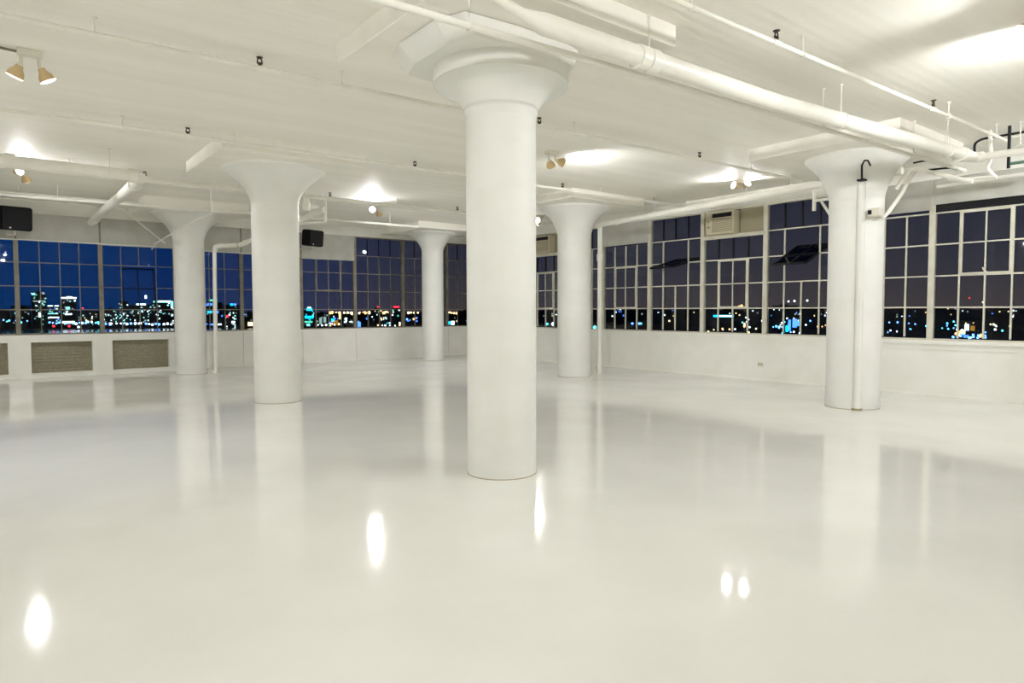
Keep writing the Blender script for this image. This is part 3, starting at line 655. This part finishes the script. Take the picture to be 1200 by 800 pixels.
building(151, 178, 357, D0+30, 'wide riverside block with bright roof lights and a tall flare light', rnd=34, cols=(DIM, WHT, TEAL), bands=[(160, 171, 355.5, 357.5, WHT), (170, 172.5, 345.5, 350, WHT), (164, 168, 360, 362, DIM)])
building(178.5, 207, 352, D0+10, 'wide riverside block crowned by a long teal-white lit strip', rnd=32, cols=(DIM, WHT, TEAL), bands=[(180, 206, 352.4, 354.6, TEAL), (186, 200, 352, 353.6, WHT), (200, 205, 354, 360, TEAL)])
building(-25, 12, 362, D0+40, 'dim riverside block at the far end of the waterfront', rnd=12, cols=(TEAL, BLU, DIM))
building(13, 36, 358, D0+60, 'dim riverside block with sparse lights before the rounded tower', rnd=9, cols=(BLU, DIM, TEAL))
building(241, 261, 354, D0-100, 'block with rows of blue-lit windows and a green roof light', rnd=8, cols=(DIM, BLU), bands=[(243, 245, 355, 358, BLU), (246.5, 249, 355, 358, BLU), (250, 254, 355, 358, BLU), (243, 248, 364, 367, CYAN), (250, 256, 364, 367, BLU), (245, 255, 350.5, 353, GRN), (245, 250, 379, 381, BLU), (255, 259, 379, 381, WHT)], ybot=384)
building(261.5, 284, 357, D0-80, 'block with a blue-white roof sign and a red light on its wall', rnd=22, cols=(DIM, WHT, TEAL), bands=[(270, 273, 355.5, 358, CYAN), (274, 277, 355.5, 358, BLU), (265, 268, 369, 372, RED), (271, 275, 376, 379, WHT), (264, 267, 384, 387, WHT), (271, 277, 384, 387, CYAN)], ybot=385)
building(284.5, 300, 366, D0-120, 'low block with one large warm floodlight', rnd=8, cols=(DIM, BLU), bands=[(290, 296, 377, 382, WRM), (291.5, 295, 378, 381, WHT)], ybot=385)
building(355.5, 368.5, 362, D0-160, 'block with a cyan triangular roof light and teal windows', rnd=10, cols=(TEAL, CYAN), bands=[(359, 366, 361, 364, CYAN), (360.5, 364.5, 359.5, 361, WHT), (357, 367, 370, 373, CYAN), (356.5, 366, 376, 378, GRN), (359, 363, 379, 382, TEAL)])
building(370, 385, 366.5, D0-140, 'dark block with pale green window columns', rnd=8, cols=(DIM,), bands=[(374, 377, 372, 380, DIM), (379, 382, 371, 378, DIM)])
building(385.5, 402, 368, D0-130, 'block with orange-lit wall and blue windows', rnd=6, cols=(BLU, WHT), bands=[(388, 396, 375, 381, emit('wall_glow_orange', (1, .45, .05), .45)), (397, 399.5, 368, 374, WRM), (388, 392, 373, 377, CYAN)])  # orange-lit wall is a glowing slab, its light put into the colour
building(402.5, 416, 369, D0-120, 'low dark block flecked with grey lights', rnd=14, cols=(DIM, WHT))
building(417, 433, 368, D0-100, 'low dark block flecked with deep blue lights', rnd=5, cols=(BLU, DIM), bands=[(419, 422.5, 377, 383, BLU)])
building(434, 448, 362, D0-60, 'dark block with a crane and red light on its roof', rnd=8, cols=(DIM, WHT, WRM), beacon=(443, 359.5))
building(448.5, 459, 368, D0-100, 'low dark block with cyan and white lights', rnd=8, cols=(CYAN, WHT, WRM))
building(459.5, 470, 360, D0-60, 'dark block with a red sign on its roof and green lights', rnd=6, cols=(GRN, DIM, WHT), bands=[(461, 468, 358.5, 360.5, RED)])
building(476, 491, 369, D0-100, 'low dark block seen beside the slim corner column', rnd=9, cols=(BLU, DIM, WRM))
building(523, 536, 369, D0-200, 'low dark block with two big blue-white floodlights', rnd=4, cols=(WRM, DIM), bands=[(524, 527.5, 376.5, 380, CYAN), (528.5, 532.5, 376, 380.5, WHT)])
building(536.5, 560, 364, D0-220, 'dark bulky block near the room corner', rnd=2, cols=(DIM,))
# roofs on the other side: mostly unlit, against the horizon
gr = None
for i, (p0, p1, yt, D) in enumerate([(627, 655, 363.5, 900), (694, 730, 363, 1100), (728, 764, 362, 1000), (765, 805, 361.5, 950), (803, 838, 362, 1050), (835, 872, 363, 900), (876, 905, 361.5, 1000), (905, 935, 358, 900),
                                     (934, 966, 360.5, 980), (1035, 1075, 362, 1000), (1070, 1110, 361, 950), (1108, 1150, 362, 1050), (1150, 1186, 361, 980), (1188, 1230, 362, 1080)]):
    building(p0, p1, yt, D, 'low dark roof on the horizon, '+['seen between the two largest columns', 'beside the riser pipe', 'through the boarded window by the riser', 'left part under the flat vent sash', 'behind the mullion by the air conditioner', 'under the air conditioner', 'behind the mullion between air conditioner and open vent', 'with two white lamps, under the open vent', 'beside the conduit column, under the open vent', 'just past the conduit column', 'behind the thick mullion past the conduit column', 'under the latch handle window', 'under the far side of the latch handle window', 'past the latch handle window'][i], gr, rnd=4, cols=(DIM, WRM, WHT, BLU), name='low_building', ybot=372)
building(836, 861, 368.6, 800, 'low hall with one long cyan-white lit strip below the air conditioner window', rnd=0, bands=[(836, 860, 369, 371.4, CYAN), (843, 858, 369.3, 371, WHT)], name='low_building')
building(921, 938, 369, 760, 'low building washed in deep blue light', rnd=4, cols=(BLU, WHT), bands=[(924, 927, 374, 388, BLU), (929, 934, 373, 384, BLU), (921, 924, 381, 389, CYAN), (934, 937, 376, 382, BLU)], name='low_building')  # blue wash built as glowing slabs on the front, no lamp casts it
building(1126, 1146, 376, 700, 'low building washed in orange and violet light', rnd=3, cols=(WRM, WHT), bands=[(1126, 1132, 386, 392, WRM), (1131, 1136, 379, 388, WHT), (1138, 1143, 381, 388, emit('wall_glow_orange', (1, .45, .05), .45)), (1130, 1136, 392, 396, BLU)], name='low_building')  # coloured wash is glowing slabs, the light put into their emission
# street and yard lamps
def lampmesh(m, R_, h):
    b = MB().lathe([(R_*.05, h-R_), (R_*.75, h-R_*.7), (R_, h), (R_*.75, h+R_*.7), (R_*.05, h+R_)], 8); n0 = len(b.f)
    b.tube([(0, 0, 0), (0, 0, h-R_*.8)], .14, 5)
    me = mesh('street_lamp', b, m); me.materials.append(BLD)
    for i in range(n0, len(me.polygons)): me.polygons[i].material_index = 1
    return me
WH2 = emit('lamp_white', (.8, .92, 1), 3.84); OR2 = emit('lamp_orange', (1, .50, .18), 3.52); BL2 = emit('lamp_blue', (.12, .32, 1), 4.16); CY2 = emit('lamp_cyan', (.1, .75, 1), 3.52); WA2 = emit('lamp_warm', (1, .78, .42), 3.52)
LM = dict(white=WH2, orange=OR2, blue=BL2, cyan=CY2, red=RED, warm=WA2)
LSPOT = []
def slamp(px, py, k, D=None, sc=1.0, where='in the dark town'):
    sc *= .95     # radius of the glowing head in pixels of the photograph
    d = ray(px, py); slope = -d.z/math.hypot(d.x, d.y)
    cosa = math.cos(math.atan((px-600)/FPX))
    dist = D or min(1300, (CAM.z-GZ)/max(1e-4, slope+9*sc*cosa/FPX))
    g = sc*dist*cosa/FPX
    p = at(px, py, dist)
    for tr_ in range(10):
        if all((p.x-q.x)**2+(p.y-q.y)**2 > (1.1*(g+q.z))**2 for q in LSPOT): break
        px += random.uniform(-1.6, 1.6); py += random.uniform(-.5, .5); p = at(px, py, dist+random.uniform(-9, 9))
    for tr_ in range(14):
        if not any(abs((p-bb).dot(rr)) < hw+g+1 and -g-1 < (p-bb).dot(aa) < dd+g+1 for bb, rr, aa, hw, dd in BFOOT): break
        dist -= 7; g = sc*dist*cosa/FPX; p = at(px, py, dist)
    LSPOT.append(Vector((p.x, p.y, g)))
    h = max(3.0, p.z-GZ)
    o = bpy.data.objects.new('street_lamp', lampmesh(LM[k], g, h)); COL.objects.link(o); o.location = (p.x, p.y, p.z-h)
    tag(o, 'far %s lamp %s' % (k, where), 'street lamp', 'far %s lamps %s' % (k, where))
def shore(x0, x1, y, n, ks, jit=1.0, D=1205, sc=1.0, where='on the river shore under the towers'):
    for i in range(n): slamp(x0+(x1-x0)*(i+.5)/n+random.uniform(-1, 1), y+random.uniform(-jit, jit), random.choice(ks), D, sc*random.uniform(.8, 1.35), where)
shore(122, 206, 379.5, 20, ('white', 'blue', 'white'), .8, 1170, 1.2); shore(56, 118, 378, 16, ('white', 'cyan', 'blue'), 1.2, 1170, 1.1); shore(0, 36, 377, 5, ('blue', 'cyan'), 3, 1170)
slamp(63, 382, 'red', 1150, 1.5); slamp(81, 382, 'red', 1150, 1.5); slamp(92, 383, 'white', 1150, 1.3)
shore(385, 440, 366.6, 16, ('warm', 'orange', 'warm'), .4, 1400, 1.6, where='on the distant road behind the left windows'); shore(448, 456, 366.5, 3, ('warm', 'orange'), .4, 1400, 1.5, where='on the distant road behind the left windows'); shore(477, 491, 366.5, 4, ('warm',), .6, 1400, 1.2, where='on the distant road behind the left windows'); shore(523, 540, 366.5, 6, ('warm', 'orange'), .8, 1400, 1.2, where='on the distant road behind the left windows')
shore(370, 400, 380.5, 6, ('white', 'warm'), 1, 1000, where='on the distant road behind the left windows'); shore(440, 470, 381, 6, ('warm', 'white', 'orange'), 1, 1000, where='on the distant road behind the left windows'); slamp(477, 374, 'blue', 1000, 1.3)
for x_, y_, k, s_ in ((714.5, 364.5, 'blue', 2), (724, 364.5, 'blue', 2), (727, 364, 'white', 1.6), (731, 364.5, 'blue', 1.8), (734, 365, 'blue', 1.8), (739.5, 363.5, 'red', 1.9), (742, 363.5, 'red', 1.5), (753, 363.8, 'red', 1.2), (757, 363.8, 'red', 1.6),
                   (741, 379, 'blue', 1.5), (749, 379, 'blue', 1.5), (751, 379, 'cyan', 1.4), (641, 379.5, 'cyan', 1.7), (648, 379.5, 'white', 2.2), (697, 383.5, 'cyan', 2.3), (806, 371, 'cyan', 1.4), (768, 371, 'white', 1.2), (869, 358, 'orange', 1.5), (866, 359, 'orange', 1.2),
                   (924, 353, 'white', 1.2), (931, 352.5, 'white', 1.3), (946, 352, 'white', 1.3), (1136, 349, 'red', 1.0), (1152, 354, 'warm', 1.2), (1119.5, 363.5, 'white', 2), (1117, 365, 'blue', 1.8)):
    slamp(x_, y_, k, 1250 if y_ < 368 else None, s_*.95, 'singly bright in the dark land behind the right windows')
def scatter(x0, x1, y0, y1, n, ks, s0, s1, where):
    for i in range(n):
        y_ = random.uniform(y0, y1); slamp(random.uniform(x0, x1), y_, random.choice(ks), None if y_ > 372 else 1200, random.uniform(s0, s1), where)
W1, W2, W3, W4, W5, W6 = ('seen through the window between the two largest columns', 'seen through the boarded window next to the riser pipe', 'seen under the flat open vent sash by that boarded window',
                          'seen under the air conditioner between the open vents', 'seen under the open vent by the conduit column', 'seen through the window part hidden by the conduit column')
W7 = 'seen through the window with the latch handle'
scatter(628, 650, 364, 378, 11, ('white', 'orange', 'warm', 'blue'), .6, 1.1, W1)
scatter(707, 762, 365, 374, 12, ('white', 'warm', 'orange', 'blue'), .7, 1.2, W2)
scatter(765, 822, 365, 378, 13, ('white', 'cyan', 'warm'), .6, 1.1, W3)
scatter(826, 894, 364, 378, 14, ('white', 'warm', 'cyan'), .7, 1.2, W4); scatter(826, 892, 384, 389.5, 10, ('orange', 'warm', 'white'), .8, 1.3, W4); scatter(858, 894, 370, 386, 11, ('white', 'white', 'orange'), .8, 1.3, W4)
scatter(899, 922, 364, 385, 8, ('white', 'blue'), .7, 1.1, W5); scatter(905, 940, 374, 391, 20, ('blue', 'cyan', 'white'), .8, 1.4, W5); scatter(938, 968, 364, 372, 15, ('blue', 'white', 'cyan', 'orange'), .8, 1.4, W5); scatter(938, 968, 373, 386, 10, ('orange', 'blue', 'white'), .7, 1.2, W5)
scatter(1039, 1087, 363, 370, 9, ('warm', 'white', 'orange'), .7, 1.2, W6); scatter(1039, 1087, 371, 393, 17, ('blue', 'white', 'cyan'), .8, 1.3, W6)
scatter(1097, 1124, 371, 386, 18, ('cyan', 'blue', 'cyan'), .8, 1.3, W7); scatter(1100, 1124, 362, 373, 8, ('warm', 'white', 'orange'), .7, 1.2, W7); scatter(1128, 1150, 366, 376, 13, ('orange', 'red', 'warm'), .8, 1.3, W7)
scatter(1112, 1156, 386, 396, 24, ('orange', 'blue', 'white', 'blue'), 1.0, 1.7, W7); scatter(1156, 1200, 363, 392, 17, ('white', 'white', 'cyan', 'warm'), .8, 1.4, W7)
